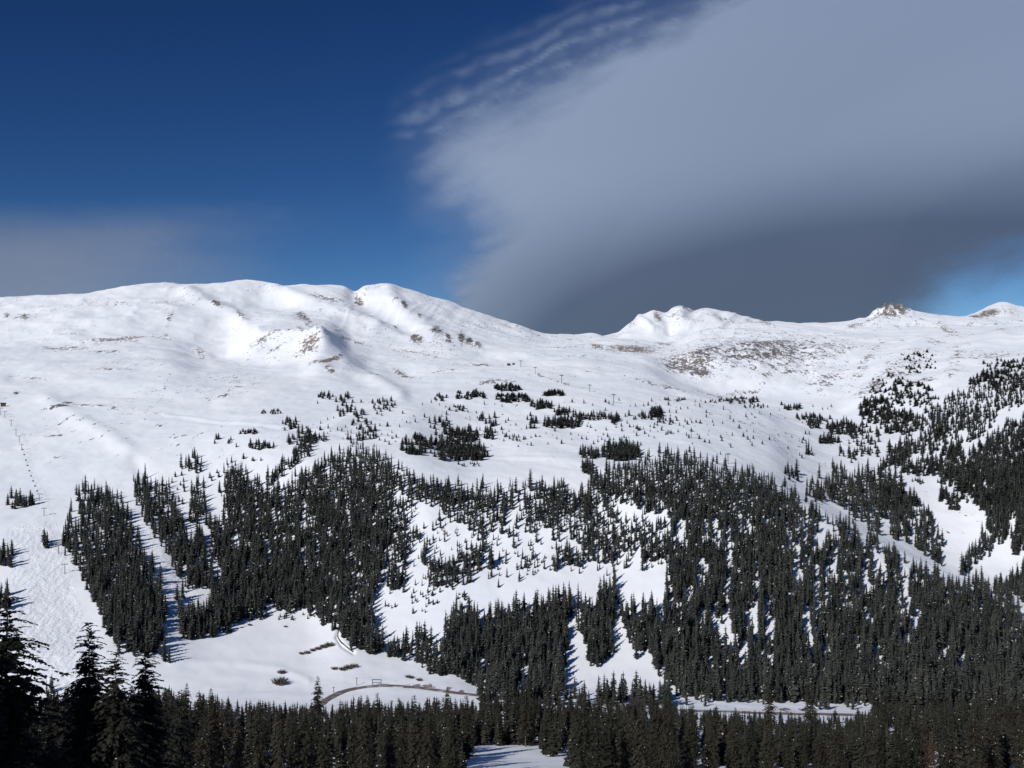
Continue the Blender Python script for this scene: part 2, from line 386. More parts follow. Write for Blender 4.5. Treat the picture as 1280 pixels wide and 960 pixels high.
def ground_mat():
    m, n, l, p = new_mat('snow_and_rock')
    tc = n.new('ShaderNodeTexCoord')
    ar = n.new('ShaderNodeAttribute'); ar.attribute_name = 'rock'
    ah = n.new('ShaderNodeAttribute'); ah.attribute_name = 'hue'
    am = n.new('ShaderNodeAttribute'); am.attribute_name = 'mogul'

    def mp(scale, rot=0):
        k = n.new('ShaderNodeMapping'); k.inputs['Scale'].default_value = scale; k.inputs['Rotation'].default_value = (0, 0, rot)
        l.new(tc.outputs['Object'], k.inputs['Vector']); return k.outputs['Vector']

    def noise(vec, scale, detail=4, rough=0.55):
        k = n.new('ShaderNodeTexNoise'); k.inputs['Scale'].default_value = scale; k.inputs['Detail'].default_value = detail
        k.inputs['Roughness'].default_value = rough; l.new(vec, k.inputs['Vector']); return k.outputs['Fac']

    def math_(op, a, b=None):
        k = n.new('ShaderNodeMath'); k.operation = op
        for i, x in enumerate((a, b)):
            if x is None: continue
            if isinstance(x, (int, float)): k.inputs[i].default_value = x
            else: l.new(x, k.inputs[i])
        return k.outputs[0]

    # bare ground: noise threshold lowered where the wind strips the snow
    nz = noise(mp((1.2, .34, 1.0), .45), 0.085, 8, 0.7)
    nz2 = noise(mp((1, .4, 1), .2), 0.30, 3, 0.6)
    sm = math_('SUBTRACT', math_('ADD', math_('MULTIPLY', nz, 1.25), math_('MULTIPLY', nz2, 0.85)), 0.55)
    thr = math_('ADD', sm, math_('MULTIPLY', math_('SUBTRACT', ar.outputs['Fac'], 0.46), 0.46))
    cov = n.new('ShaderNodeMapRange'); cov.interpolation_type = 'SMOOTHSTEP'
    cov.inputs['From Min'].default_value = 0.50; cov.inputs['From Max'].default_value = 0.60
    l.new(thr, cov.inputs['Value'])
    has = math_('GREATER_THAN', ar.outputs['Fac'], 0.01)
    covf = math_('MULTIPLY', math_('MULTIPLY', cov.outputs[0], has), 0.95)
    # rock colour
    hr = n.new('ShaderNodeMix'); hr.data_type = 'RGBA'
    hr.inputs['A'].default_value = (0.26, 0.215, 0.185, 1); hr.inputs['B'].default_value = (0.12, 0.105, 0.10, 1)
    l.new(ah.outputs['Fac'], hr.inputs['Factor'])
    hv = n.new('ShaderNodeMix'); hv.data_type = 'RGBA'; hv.blend_type = 'MULTIPLY'; hv.inputs['Factor'].default_value = 0.8
    rp = n.new('ShaderNodeValToRGB'); rp.color_ramp.elements[0].color = (.55, .55, .56, 1); rp.color_ramp.elements[1].color = (1.5, 1.45, 1.4, 1)
    l.new(noise(mp((1, 1, 1)), 0.4, 3), rp.inputs['Fac']); l.new(hr.outputs['Result'], hv.inputs['A']); l.new(rp.outputs['Color'], hv.inputs['B'])
    # snow colour: fresh and wind-packed patches
    sn = n.new('ShaderNodeMix'); sn.data_type = 'RGBA'
    sn.inputs['A'].default_value = (0.81, 0.835, 0.875, 1); sn.inputs['B'].default_value = (0.86, 0.875, 0.90, 1)
    sp = n.new('ShaderNodeMapRange'); sp.inputs['From Min'].default_value = .38; sp.inputs['From Max'].default_value = .62
    l.new(noise(mp((1, .4, 1), -.3), 0.012, 6, 0.6), sp.inputs['Value'])
    l.new(sp.outputs[0], sn.inputs['Factor'])
    fm = n.new('ShaderNodeMix'); fm.data_type = 'RGBA'
    l.new(covf, fm.inputs['Factor']); l.new(sn.outputs['Result'], fm.inputs['A']); l.new(hv.outputs['Result'], fm.inputs['B'])
    l.new(fm.outputs['Result'], p.inputs['Base Color'])
    p.inputs['Roughness'].default_value = 0.85
    p.inputs['Specular IOR Level'].default_value = 0.15
    # wind texture, moguls, rock relief
    b1 = n.new('ShaderNodeBump'); b1.inputs['Strength'].default_value = 0.22; b1.inputs['Distance'].default_value = 1.2
    l.new(noise(mp((1, .35, 1), .4), 0.10, 6, 0.6), b1.inputs['Height'])
    b2 = n.new('ShaderNodeBump'); b2.inputs['Distance'].default_value = 0.6
    l.new(math_('MULTIPLY', am.outputs['Fac'], 0.8), b2.inputs['Strength']); l.new(noise(mp((1, .7, 1)), 0.75, 2), b2.inputs['Height']); l.new(b1.outputs[0], b2.inputs['Normal'])
    b3 = n.new('ShaderNodeBump'); b3.inputs['Distance'].default_value = 5.0
    l.new(math_('MULTIPLY', covf, 0.8), b3.inputs['Strength']); l.new(nz, b3.inputs['Height']); l.new(b2.outputs[0], b3.inputs['Normal'])
    l.new(b3.outputs[0], p.inputs['Normal'])
    return m


def foliage_mat(name, lo, hi, attr=None):
    m, n, l, p = new_mat(name)
    mx = n.new('ShaderNodeMix'); mx.data_type = 'RGBA'
    mx.inputs['A'].default_value = lo + (1,); mx.inputs['B'].default_value = hi + (1,)
    tc = n.new('ShaderNodeTexCoord'); nz = n.new('ShaderNodeTexNoise'); nz.inputs['Scale'].default_value = 9.0; nz.inputs['Detail'].default_value = 3
    l.new(tc.outputs['Object'], nz.inputs['Vector'])
    if attr:
        a = n.new('ShaderNodeAttribute'); a.attribute_name = attr; src = a.outputs['Fac']
    else:
        a = n.new('ShaderNodeObjectInfo'); ad = n.new('ShaderNodeMath'); ad.operation = 'MULTIPLY_ADD'
        ad.inputs[1].default_value = 0.5
        l.new(a.outputs['Random'], ad.inputs[0])
        m2 = n.new('ShaderNodeMath'); m2.operation = 'MULTIPLY'; m2.inputs[1].default_value = 0.5
        l.new(nz.outputs['Fac'], m2.inputs[0]); l.new(m2.outputs[0], ad.inputs[2]); src = ad.outputs[0]
    l.new(src, mx.inputs['Factor']); l.new(mx.outputs['Result'], p.inputs['Base Color'])
    p.inputs['Roughness'].default_value = 0.75; p.inputs['Specular IOR Level'].default_value = 0.2
    return m


M_GROUND = ground_mat()
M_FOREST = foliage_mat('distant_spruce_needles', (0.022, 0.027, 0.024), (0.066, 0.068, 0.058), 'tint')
M_NEEDLE = foliage_mat('spruce_needles', (0.012, 0.0155, 0.010), (0.048, 0.040, 0.027))
M_GIANT = foliage_mat('shaded_spruce_needles', (0.012, 0.015, 0.011), (0.026, 0.026, 0.018))  # darker needle copy: the shade on the giants is put into the colour
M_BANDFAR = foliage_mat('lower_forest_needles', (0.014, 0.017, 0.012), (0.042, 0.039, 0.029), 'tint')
M_RUST = foliage_mat('dying_spruce_needles', (0.05, 0.031, 0.018), (0.085, 0.05, 0.028))
M_BARK = plain('grey_bark', (0.13, 0.11, 0.09), 0.9)
M_SNOWTUFT = plain('branch_snow', (0.82, 0.84, 0.87), 0.8, 0.04)
M_ROAD = plain('wet_gravel_road', (0.15, 0.12, 0.105), 0.8, 0.4, 0.35)
_n, _l = M_ROAD.node_tree.nodes, M_ROAD.node_tree.links
_nz = _n.new('ShaderNodeTexNoise'); _nz.inputs['Scale'].default_value = 0.22; _nz.inputs['Detail'].default_value = 6
_tc = _n.new('ShaderNodeTexCoord'); _l.new(_tc.outputs['Object'], _nz.inputs['Vector'])
_mr = _n.new('ShaderNodeMapRange'); _mr.inputs['From Min'].default_value = .52; _mr.inputs['From Max'].default_value = .62; _l.new(_nz.outputs['Fac'], _mr.inputs['Value'])
_mx = _n.new('ShaderNodeMix'); _mx.data_type = 'RGBA'; _mx.inputs['B'].default_value = (.34, .33, .33, 1)
_old = _n['Principled BSDF'].inputs['Base Color'].links[0].from_socket
_l.new(_mr.outputs[0], _mx.inputs['Factor']); _l.new(_old, _mx.inputs['A']); _l.new(_mx.outputs['Result'], _n['Principled BSDF'].inputs['Base Color'])
M_STEEL = plain('weathered_steel', (0.12, 0.12, 0.125), 0.5, 0.2, 2.0)
M_WOOD = plain('brown_timber', (0.09, 0.06, 0.045), 0.8)
M_DARKROOF = plain('dark_roof', (0.05, 0.05, 0.055), 0.7)
M_TWIG = plain('willow_twigs', (0.09, 0.075, 0.055), 0.9)
M_WATER = plain('creek_water_and_shade', (0.03, 0.035, 0.04), 0.35, 0.2, 0.5)  # dark creek, with the shading along its line put into the colour

# ------------------------------------------------------------------ terrain mesh
NR = TY.shape[1]
idx = np.arange(NU * NR).reshape(NU, NR)
quads = np.stack([idx[:-1, :-1], idx[1:, :-1], idx[1:, 1:], idx[:-1, 1:]], -1).reshape(-1, 4)
TXf = (TU - 640.0) / F * TY
tv = np.stack([TXf, TY, TZ], -1).reshape(-1, 3)
terr = link('snowy_terrain', np_mesh('snowy_terrain', tv, quads, mats=[M_GROUND], smooth=True, attrs={'rock': rock, 'hue': hue, 'mogul': mog}))
tag(terr, 'snow covered valley floor, hillside and bare mountain ridges', 'terrain', kind='structure')


def ribbon(name, pix, width, lift, mat, label, cat, thick=0.25):
    pts = []
    for (a, b), (c, d) in zip(pix[:-1], pix[1:]):
        k = max(2, int(math.hypot(c - a, d - b) / 6))
        for i in range(k): pts.append((a + (c - a) * i / k, b + (d - b) * i / k))
    pts.append(pix[-1])
    P = np.array([from_pixel(*q) for q in pts])
    for _ in range(6): P[1:-1] = (P[:-2] + 2 * P[1:-1] + P[2:]) / 4
    T = np.gradient(P[:, :2], axis=0); T /= np.linalg.norm(T, axis=1)[:, None] + 1e-9
    Nn = np.stack([-T[:, 1], T[:, 0]], -1)
    vs = []; nc = 5
    for i in range(len(P)):
        zs = [max(ground(*(P[i, :2] + Nn[i] * width * s))[2] for s in (-.5, -.25, 0, .25, .5))]
        for s in np.linspace(-.5, .5, nc):
            q = P[i, :2] + Nn[i] * width * s
            vs.append((q[0], q[1], zs[0] + lift))
        for s in (.62, -.62):
            q = P[i, :2] + Nn[i] * width * s
            vs.append((q[0], q[1], min(ground(*q)[2], zs[0]) - 0.4))
    nn = nc + 2; q4 = []
    for i in range(len(P) - 1):
        for j in range(nn):
            a = i * nn + j; b = i * nn + (j + 1) % nn
            q4.append((a, b, b + nn, a + nn))
    o = link(name, np_mesh(name, vs, q4, mats=[mat]))
    return tag(o, label, cat, kind='structure')


ribbon('road', [(360, 905), (395, 884), (415, 869), (440, 860.5), (480, 856.5), (530, 860.5), (575, 867), (640, 875), (720, 880), (850, 889), (960, 893), (1070, 895), (1200, 901), (1340, 910)],
       3.4, 0.18, M_ROAD, 'narrow brown road curving along the snowy valley floor behind the near trees', 'road')
ribbon('creek', [(425, 785), (421, 791), (421, 797), (425, 803), (432, 809), (442, 815)], .5, 0.03, M_WATER, 'short open stretch of dark creek winding through the snowy meadow', 'creek')


# ------------------------------------------------------------------ spruces
def kite(o, d, side, l, w):
    """leaf-shaped blade from o along d"""
    return [o, o + d * l * .45 + side * w, o + d * l, o + d * l * .45 - side * w]


def unit(v): return v / (np.linalg.norm(v) + 1e-9)


def far_spruce(rng, R=0.13, tiers=11, blades=6):
    """unit-height spruce for the hillside: quads, material index (0 needles 1 snow)"""
    V, Mi = [], []
    lean = rng.normal(0, .012, 2)
    for i in range(tiers):
        z = 0.05 + 0.88 * (i + rng.random() * .5) / tiers
        r0 = R * (1 - z) ** 0.56
        for b in range(blades if i < tiers - 3 else 4):
            a = 2 * math.pi * (b + rng.random() * .9) / blades
            r = r0 * rng.uniform(.65, 1.3) + .008
            d = np.array([math.cos(a), math.sin(a), -rng.uniform(.25, .6)])
            s = np.array([-math.sin(a), math.cos(a), 0]) + rng.normal(0, .25, 3)
            o = np.array([lean[0] * z, lean[1] * z, z + .45 * r])
            V.append(kite(o, d, s, r, r * rng.uniform(.38, .55))); Mi.append(0)
            if rng.random() < .10:
                V.append(kite(o + d * r * .55 + np.array([0, 0, .012]), d, s, r * .26, r * .11)); Mi.append(1)
    for k in range(4):       # leader and inner mass
        a = math.pi / 2 * k; e = np.array([math.cos(a), math.sin(a), 0]); f = np.array([-math.sin(a), math.cos(a), 0])
        V.append([e * R * .5 + np.array([0, 0, .04]), f * R * .5 + np.array([0, 0, .04]), f * .004 + np.array([0, 0, 1.0]), e * .004 + np.array([0, 0, 1.0])]); Mi.append(0)
        V.append([e * .02, f * .02, f * .02 + np.array([0, 0, .1]), e * .02 + np.array([0, 0, .1])]); Mi.append(0)
    return np.array(V), np.array(Mi)


def near_spruce(rng, R=0.14, tiers=26, per=8, leaf=7, base=.06, ragged=.25, snow=.05, blade=.036, power=.68):
    V, Mi = [], []
    ph = rng.random() * 6
    for i in range(tiers):
        z0 = base + (0.97 - base) * ((i + rng.random() * .8) / tiers)
        Rz = R * (1 - (z0 - base) / (1 - base)) ** power
        nb = per if z0 < .8 else max(4, int(per * .6))
        for b in range(nb):
            a = a0 = 2 * math.pi * (b + rng.random()) / nb + i * 1.3
            if rng.random() < ragged * .3: continue
            if ragged > .4 and math.sin(2 * a0 + 19 * z0 + ph) + math.sin(a0 * 3 - 31 * z0) < -.75: continue
            Lb = Rz * rng.uniform(1 - ragged * 1.3, 1 + ragged) + .012
            pitch = (z0 - .45) * .9 + rng.normal(0, .12 if ragged < .5 else .24)
            h = np.array([math.cos(a), math.sin(a), 0.]); sd = np.array([-math.sin(a), math.cos(a), 0.])
            z = z0 + rng.normal(0, .008 if ragged < .5 else .016)
            for k in range(leaf):
                s = (k + .6) / leaf
                p = h * Lb * s + np.array([0, 0, z + Lb * (math.sin(pitch) * s - .45 * s * s)])
                dh = h * math.cos(pitch) + np.array([0, 0, math.sin(pitch) - .9 * s])
                bl = blade * (1.15 - .55 * s) * rng.uniform(.7, 1.35) * min(1.0, .3 + 2.2 * (1 - z0))
                for sg in (-1, 1):
                    d = unit(dh * .75 + sd * sg * rng.uniform(.5, 1.0) + np.array([0, 0, rng.normal(-.22, .2)]))
                    side = unit(np.cross(d, np.array([0, 0, 1.]) + rng.normal(0, .5, 3)))
                    V.append(kite(p, d, side, bl, bl * .27)); Mi.append(0)
                if rng.random() < snow * (.4 + s):
                    d = unit(dh); V.append(kite(p + np.array([0, 0, blade * .25]), d, sd, bl * .5, bl * .18)); Mi.append(1)
            V.append(kite(h * Lb * .9 + np.array([0, 0, z + Lb * (math.sin(pitch) * .9 - .36)]), unit(h + np.array([0, 0, -.5])), sd, blade * min(1, .3 + 2 * (1 - z0)), blade * .28 * min(1, .3 + 2 * (1 - z0)))); Mi.append(0)
    for k in range(16):
        a = rng.random() * 6.28; d = unit(np.array([math.cos(a) * .8, math.sin(a) * .8, 1]))
        V.append(kite(np.array([0, 0, .90 + .0055 * k]), d, unit(np.cross(d, [math.sin(a), -math.cos(a), .1])), .026 - .0009 * k, .004)); Mi.append(0)
    return np.array(V), np.array(Mi)


def crown_mesh(name, V, Mi, mat):
    n = len(V)
    return np_mesh(name, V.reshape(-1, 3), np.arange(n * 4).reshape(n, 4), mats=[mat, M_SNOWTUFT], matidx=Mi)


def trunk_mesh(name, r=.012, rng=None):
    k = 8; V = []; Q = []
    zs = [-.05, 0, .1, .3, .6, .98]; rs = [1.5, 1.25, 1, .8, .5, .06]
    for j, (z, s) in enumerate(zip(zs, rs)):
        for i in range(k):
            a = 2 * math.pi * i / k
            q = r * s * (1 + .12 * math.sin(3 * a + j))
            V.append((q * math.cos(a), q * math.sin(a), z))
    for j in range(len(zs) - 1):
        for i in range(k):
            Q.append((j * k + i, j * k + (i + 1) % k, (j + 1) * k + (i + 1) % k, (j + 1) * k + i))
    return np_mesh(name, V, Q, mats=[M_BARK], smooth=True)


# --- where the hillside forest grows: outlines as seen from the camera
def Hpx(v): return np.interp(v, [470, 500, 540, 580, 620, 700, 780, 850, 900], [6, 8.5, 11.5, 14.5, 17, 21, 26.5, 32, 36])


POLY = [   # (kind, density, outline of the crowns)
    (.97, [(100, 612), (130, 605), (158, 636), (165, 660), (180, 690), (196, 722), (206, 760), (207, 792), (190, 822), (150, 815), (130, 770), (110, 735), (95, 700), (80, 680), (78, 645), (96, 632)]),
    (.95, [(163, 590), (180, 594), (196, 604), (206, 592), (222, 640), (234, 668), (262, 662), (284, 650), (280, 600), (286, 574), (300, 578), (312, 600), (342, 608), (360, 598), (372, 588), (395, 578), (428, 560), (450, 556), (470, 560), (490, 575), (496, 600), (490, 640), (480, 690), (470, 730), (458, 770), (478, 800), (478, 818), (445, 818), (425, 786), (405, 782), (395, 766), (340, 762), (300, 776), (270, 792), (236, 803), (222, 795), (228, 770), (230, 735), (215, 702), (196, 672), (178, 640)]),
    (.9, [(240, 598), (250, 600), (260, 640), (246, 656), (237, 650)]),
    (.85, [(225, 568), (238, 564), (258, 580), (256, 592), (226, 590)]),
    (.9, [(330, 606), (345, 582), (374, 562), (380, 546), (392, 548), (384, 566), (352, 592), (336, 610)]),
    (.9, [(434, 545), (448, 536), (452, 550), (440, 562)]),
    (.6, [(488, 575), (520, 592), (520, 640), (508, 700), (498, 745), (478, 730), (480, 690)]),
    (.85, [(496, 588), (555, 602), (600, 606), (640, 602), (690, 602), (742, 604), (745, 638), (690, 648), (640, 640), (590, 645), (556, 640), (520, 622), (500, 612)]),
    (.62, [(560, 620), (640, 625), (700, 630), (700, 660), (660, 668), (600, 670), (568, 664)]),
    (.55, [(690, 625), (830, 610), (840, 700), (800, 712), (750, 700), (715, 715), (690, 690)]),
    (.25, [(500, 640), (640, 660), (700, 690), (700, 715), (640, 720), (560, 740), (500, 735)]),
    (.97, [(736, 592), (780, 576), (820, 567), (860, 565), (890, 573), (940, 586), (965, 602), (1000, 622), (1040, 642), (1100, 668), (1150, 692), (1190, 722), (1240, 722), (1290, 700), (1340, 690), (1340, 880), (1290, 880), (1060, 878), (850, 872), (836, 850), (826, 790), (832, 740), (840, 700), (830, 640), (780, 628), (745, 630)]),
    (.95, [(560, 768), (582, 758), (605, 770), (622, 760), (648, 752), (660, 762), (690, 738), (712, 735), (722, 752), (734, 745), (745, 765), (752, 730), (768, 722), (776, 750), (800, 752), (826, 745), (836, 800), (832, 832), (818, 836), (812, 818), (786, 812), (778, 745), (768, 770), (764, 800), (758, 815), (752, 832), (738, 834), (732, 795), (724, 768), (714, 765), (704, 795), (700, 830), (712, 872), (600, 872), (590, 856), (575, 850), (556, 842)]),
    (.8, [(486, 800), (505, 788), (520, 782), (545, 792), (560, 770), (560, 840), (530, 832), (492, 816)]),
    (.97, [(1008, 602), (1050, 588), (1092, 588), (1130, 606), (1162, 638), (1180, 690), (1190, 712), (1150, 694), (1092, 664), (1042, 634), (1006, 618)]),
    (.97, [(1175, 600), (1200, 580), (1235, 545), (1255, 530), (1340, 500), (1340, 700), (1262, 690), (1240, 668), (1232, 640), (1216, 622), (1190, 604)]),
    (.95, [(1196, 720), (1206, 690), (1232, 660), (1250, 680), (1236, 690), (1214, 712)]),
    (.9, [(1092, 604), (1112, 588), (1150, 575), (1190, 560), (1215, 560), (1190, 596), (1160, 594), (1130, 592), (1098, 608)]),
    (.85, [(1098, 580), (1118, 552), (1140, 545), (1160, 548), (1140, 568), (1110, 590)]),
    (.85, [(1130, 556), (1180, 530), (1230, 510), (1250, 520), (1220, 550), (1180, 570)]),
    (.85, [(1164, 510), (1190, 500), (1215, 505), (1225, 530), (1200, 545), (1172, 540)]),
    (.82, [(1140, 525), (1180, 495), (1230, 478), (1290, 466), (1290, 500), (1230, 520), (1160, 545)]),
    (.9, [(1005, 556), (1030, 566), (1034, 574), (1004, 566)]), (.9, [(1036, 580), (1058, 584), (1058, 592), (1036, 586)]),
]
CLEAR = [[(228, 735), (260, 735), (262, 758), (232, 768)], [(1032, 622), (1060, 638), (1052, 646), (1030, 632)], [(1100, 664), (1140, 684), (1190, 715), (1186, 724), (1130, 690), (1098, 674)],
         [(900, 768), (912, 768), (920, 800), (912, 808)], [(930, 765), (940, 762), (942, 785), (932, 790)], [(1002, 755), (1010, 760), (1018, 800), (1008, 806)], [(856, 735), (862, 735), (862, 755), (855, 755)],
         [(600, 690), (690, 690), (690, 735), (640, 745), (605, 750)], [(528, 655), (585, 655), (585, 690), (540, 700)], [(288, 668), (302, 672), (298, 682), (288, 680)], [(330, 672), (340, 678), (336, 688), (328, 684)]]
pts = []       # (u, v of base, height px, slenderness)
cell = {}


def far_enough(u, v, md):
    cu, cv = int(u // 8), int(v // 8)
    for i in range(cu - 1, cu + 2):
        for j in range(cv - 1, cv + 2):
            for (a, b) in cell.get((i, j), ()):
                if (a - u) ** 2 + ((b - v) * 1.0) ** 2 < md * md: return False
    return True


def add_tree(u, v, h, sl=1.0):
    cell.setdefault((int(u // 8), int(v // 8)), []).append((u, v)); pts.append((u, v, h, sl))


for dens, poly in POLY:
    pa = np.array(poly); lo, hi = pa.min(0), pa.max(0)
    area = (hi[0] - lo[0]) * (hi[1] - lo[1])
    n = int(area * .2)
    U = RNG.uniform(lo[0], hi[0], n); Vv = RNG.uniform(lo[1], hi[1], n)
    jx, jy = RNG.normal(0, 3.5, n), RNG.normal(0, 3.0, n)
    hh = Hpx(Vv)
    shift = np.minimum(hh * .8, (hi[1] - lo[1]) * .45)
    ins = in_poly(U + jx, Vv + jy, poly) & (in_poly(U + jx, Vv + jy - shift, poly) | (in_poly(U + jx, Vv + jy - shift * .5, poly) & (RNG.random(n) < .25)))
    for q in CLEAR: ins &= ~(in_poly(U, Vv - 2, q) | in_poly(U, Vv - hh * .5, q))
    clump = N1.fbm(U / 26 + 9, Vv / 26, 3) + .7 * N2.fbm(U / 5.5, Vv / 34, 2)
    for u, v, h, ok, c in zip(U, Vv, hh, ins, clump):
        if not ok: continue
        gap = smooth01(628, 660, v) * smooth01(875, 835, v) if u > 820 else (.85 if v > 640 else .4)
        p = dens * (1 - .9 * gap * (N3.fbm(u / 7.0, v / 60.0, 2) > (.14 if u > 820 else .26))) * (1 - .7 * gap * (c < -.25)) * (.86 if u > 820 else .95)
        if dens < .9: p = np.clip(dens + 1.1 * c, 0.03, 1) * (.6 if dens < .3 else .5 if dens < .8 else .85)
        if RNG.random() > p: continue
        md = (1.65 + .055 * h) if dens >= .9 else (1.8 + .055 * h)
        if far_enough(u, v, md):
            add_tree(u, v, h * (RNG.uniform(.55, 1.2) if RNG.random() > .06 else 1.35) if dens > .8 else h * RNG.uniform(.3, 1.1), RNG.uniform(.68, 1.32) * (1 if u < 1100 or v > 640 else 1.55))
# islands of small trees above the timberline, scattered singles (u0, v0, u1, v1, how many, height px, slenderness)
for u0, v0, u1, v1, n, h, sl in [
    (497, 552, 560, 570, 26, 13, 1.5), (545, 538, 598, 560, 40, 11, 1.6), (540, 560, 612, 577, 42, 14, 1.4), (515, 546, 530, 552, 6, 10, 1.8), (570, 578, 600, 584, 6, 6, 1.6),
    (420, 496, 440, 522, 12, 9, 1.6), (440, 512, 460, 524, 7, 8, 1.6), (460, 500, 496, 515, 14, 7, 1.8), (440, 525, 470, 540, 10, 8, 1.6), (448, 538, 472, 552, 8, 10, 1.5),
    (398, 490, 420, 500, 6, 8, 1.5), (536, 525, 565, 537, 9, 9, 1.6), (560, 508, 590, 516, 6, 6, 2.2), (590, 520, 625, 536, 8, 9, 1.5), (605, 540, 620, 550, 7, 11, 1.5),
    (618, 482, 650, 490, 22, 6, 2.6), (620, 494, 662, 504, 30, 6, 2.8), (570, 490, 610, 500, 20, 5.5, 2.8), (540, 494, 560, 502, 8, 5, 2.4), (680, 490, 705, 496, 18, 6, 2.6), (660, 504, 690, 513, 14, 8, 1.8),
    (692, 514, 712, 520, 12, 8, 1.7), (715, 518, 760, 526, 22, 8, 1.6), (662, 525, 672, 540, 4, 13, 1.3), (680, 525, 726, 536, 34, 10, 1.6), (760, 520, 775, 531, 9, 10, 1.4),
    (778, 518, 835, 526, 14, 8, 1.6), (812, 514, 828, 522, 14, 9, 2.2), (815, 526, 845, 532, 8, 6, 1.8), (793, 535, 805, 539, 3, 6, 1.6), (832, 540, 842, 544, 4, 6, 1.5), (625, 545, 665, 552, 9, 6, 1.6),
    (725, 566, 748, 574, 12, 12, 1.3), (750, 560, 800, 577, 42, 15, 1.3), (728, 583, 742, 595, 10, 14, 1.3), (895, 498, 950, 505, 20, 5, 2.4), (830, 498, 860, 502, 5, 5, 2), (880, 500, 900, 505, 4, 4, 2),
    (930, 505, 960, 512, 8, 6, 1.8), (980, 508, 1000, 514, 10, 8, 1.6), (1010, 528, 1025, 537, 10, 11, 1.3), (1034, 530, 1070, 545, 30, 11, 1.4), (1024, 548, 1050, 556, 12, 11, 1.3), (1045, 560, 1090, 572, 16, 10, 1.3),
    (995, 520, 1040, 528, 16, 7, 1.8), (1060, 530, 1100, 560, 24, 9, 1.5), (1075, 500, 1120, 530, 50, 9, 1.8), (1085, 470, 1140, 505, 40, 6, 2.2), (1100, 515, 1150, 545, 50, 10, 1.6), (1120, 480, 1170, 510, 34, 7, 2.0), (1210, 465, 1290, 490, 60, 8, 2.0),
    (1130, 440, 1170, 470, 22, 4.5, 2.4), (1225, 450, 1290, 466, 34, 6, 2.2), (1090, 560, 1100, 575, 4, 9, 1.3), (1095, 575, 1120, 600, 5, 8, 1.4), (1130, 600, 1200, 606, 10, 8, 1.3),
    (1170, 606, 1215, 640, 14, 17, 1.2), (1185, 620, 1200, 640, 6, 16, 1.3), (975, 590, 1000, 612, 8, 18, 1.4), (1060, 560, 1075, 580, 4, 9, 1.4),
    (260, 545, 275, 556, 2, 9, 1.4), (280, 550, 292, 558, 2, 9, 1.4), (310, 555, 345, 563, 12, 9, 1.5), (300, 572, 330, 578, 3, 8, 1.4), (352, 525, 375, 540, 9, 9, 1.6), (360, 540, 400, 560, 14, 13, 1.4), (325, 514, 352, 518, 8, 4.5, 2.6), (298, 538, 325, 543, 9, 5, 2.4),
    (215, 588, 235, 640, 7, 9, 1.2), (262, 590, 275, 605, 3, 8, 1.3), (256, 650, 268, 662, 4, 18, 1.2), (395, 545, 410, 552, 5, 8, 1.5), (385, 545, 396, 555, 5, 10, 1.4), (295, 556, 300, 562, 1, 8, 1.4), (336, 590, 345, 612, 3, 9, 1.3),
    (9, 622, 45, 637, 18, 18, 1.25), (52, 676, 62, 686, 5, 18, 1.3), (0, 690, 16, 710, 10, 21, 1.1), (-14, 700, 4, 706, 5, 22, 1.1), (-20, 740, 10, 768, 12, 26, 1.1),
    (55, 858, 66, 868, 4, 24, .9), (205, 810, 212, 830, 4, 26, 1.0), (505, 640, 700, 735, 48, 16.5, .85), (520, 650, 690, 720, 40, 9, .8), (690, 650, 838, 722, 46, 17, .8), (470, 705, 560, 775, 22, 9, .9), (500, 735, 600, 765, 9, 8, 1.3), (608, 700, 616, 735, 2, 30, 1.0), (556, 708, 566, 724, 3, 19, 1.4), (590, 690, 700, 720, 14, 7, 1.2), (520, 690, 610, 720, 12, 14, 1.2),
    (700, 800, 712, 815, 3, 14, 1.3), (758, 795, 768, 830, 4, 16, 1.3), (762, 740, 770, 792, 4, 14, 1.3), (818, 842, 830, 850, 2, 16, 1.3), (300, 768, 340, 776, 8, 9, 1.4), (340, 766, 395, 776, 8, 7, 1.4), (268, 785, 290, 795, 6, 10, 1.4),
    (480, 816, 500, 824, 6, 26, 1.1), (535, 832, 560, 846, 8, 24, 1.1), (850, 872, 960, 885, 12, 16, .9), (1020, 880, 1090, 888, 10, 20, .9), (600, 872, 840, 884, 60, 34, 1.0), (1090, 878, 1330, 896, 70, 38, 1.0), (235, 770, 262, 800, 10, 26, 1.1),
]:
    for _ in range(int(n * (1.6 if h < 16 else 1.15))):
        for _try in range(9):
            u, v = RNG.uniform(u0, u1), RNG.uniform(v0, v1)
            if h < 20 and ((u - (u0 + u1) / 2) / (u1 - u0 + .1)) ** 2 + ((v - (v0 + v1) / 2) / (v1 - v0 + .1)) ** 2 > .26 * RNG.uniform(.6, 1.35): continue
            if far_enough(u, v, 1.3 + h * .05): break
        add_tree(u, v, h * RNG.uniform(.6, 1.15), sl * RNG.uniform(.9, 1.15) * (1.35 if h < 16 else 1.1))
# the slanting file of trees above the left forest
for _ in range(80):
    t = RNG.random(); u, v = 333 + 60 * t + RNG.normal(0, 3), 606 - 56 * t + RNG.normal(0, 4)
    if far_enough(u, v, 2.0): add_tree(u, v, RNG.uniform(9, 15), RNG.uniform(1.2, 1.6))
# lone trees and bushes dotting the alpine bench
for _ in range(900):
    u = RNG.uniform(380, 1100); v = RNG.uniform(500, 560) if u < 900 else RNG.uniform(500, 575)
    if N1.fbm(u / 40, (v + .3 * u) / 9, 2) > .05 and far_enough(u, v, 4): add_tree(u, v, RNG.uniform(2.5, 7), RNG.uniform(1.2, 2.4))

protos = [far_spruce(np.random.default_rng(100 + i), R=[.145, .16, .13, .17, .15, .14, .165, .155][i]) for i in range(8)]
FV, FM, FT = [], [], []


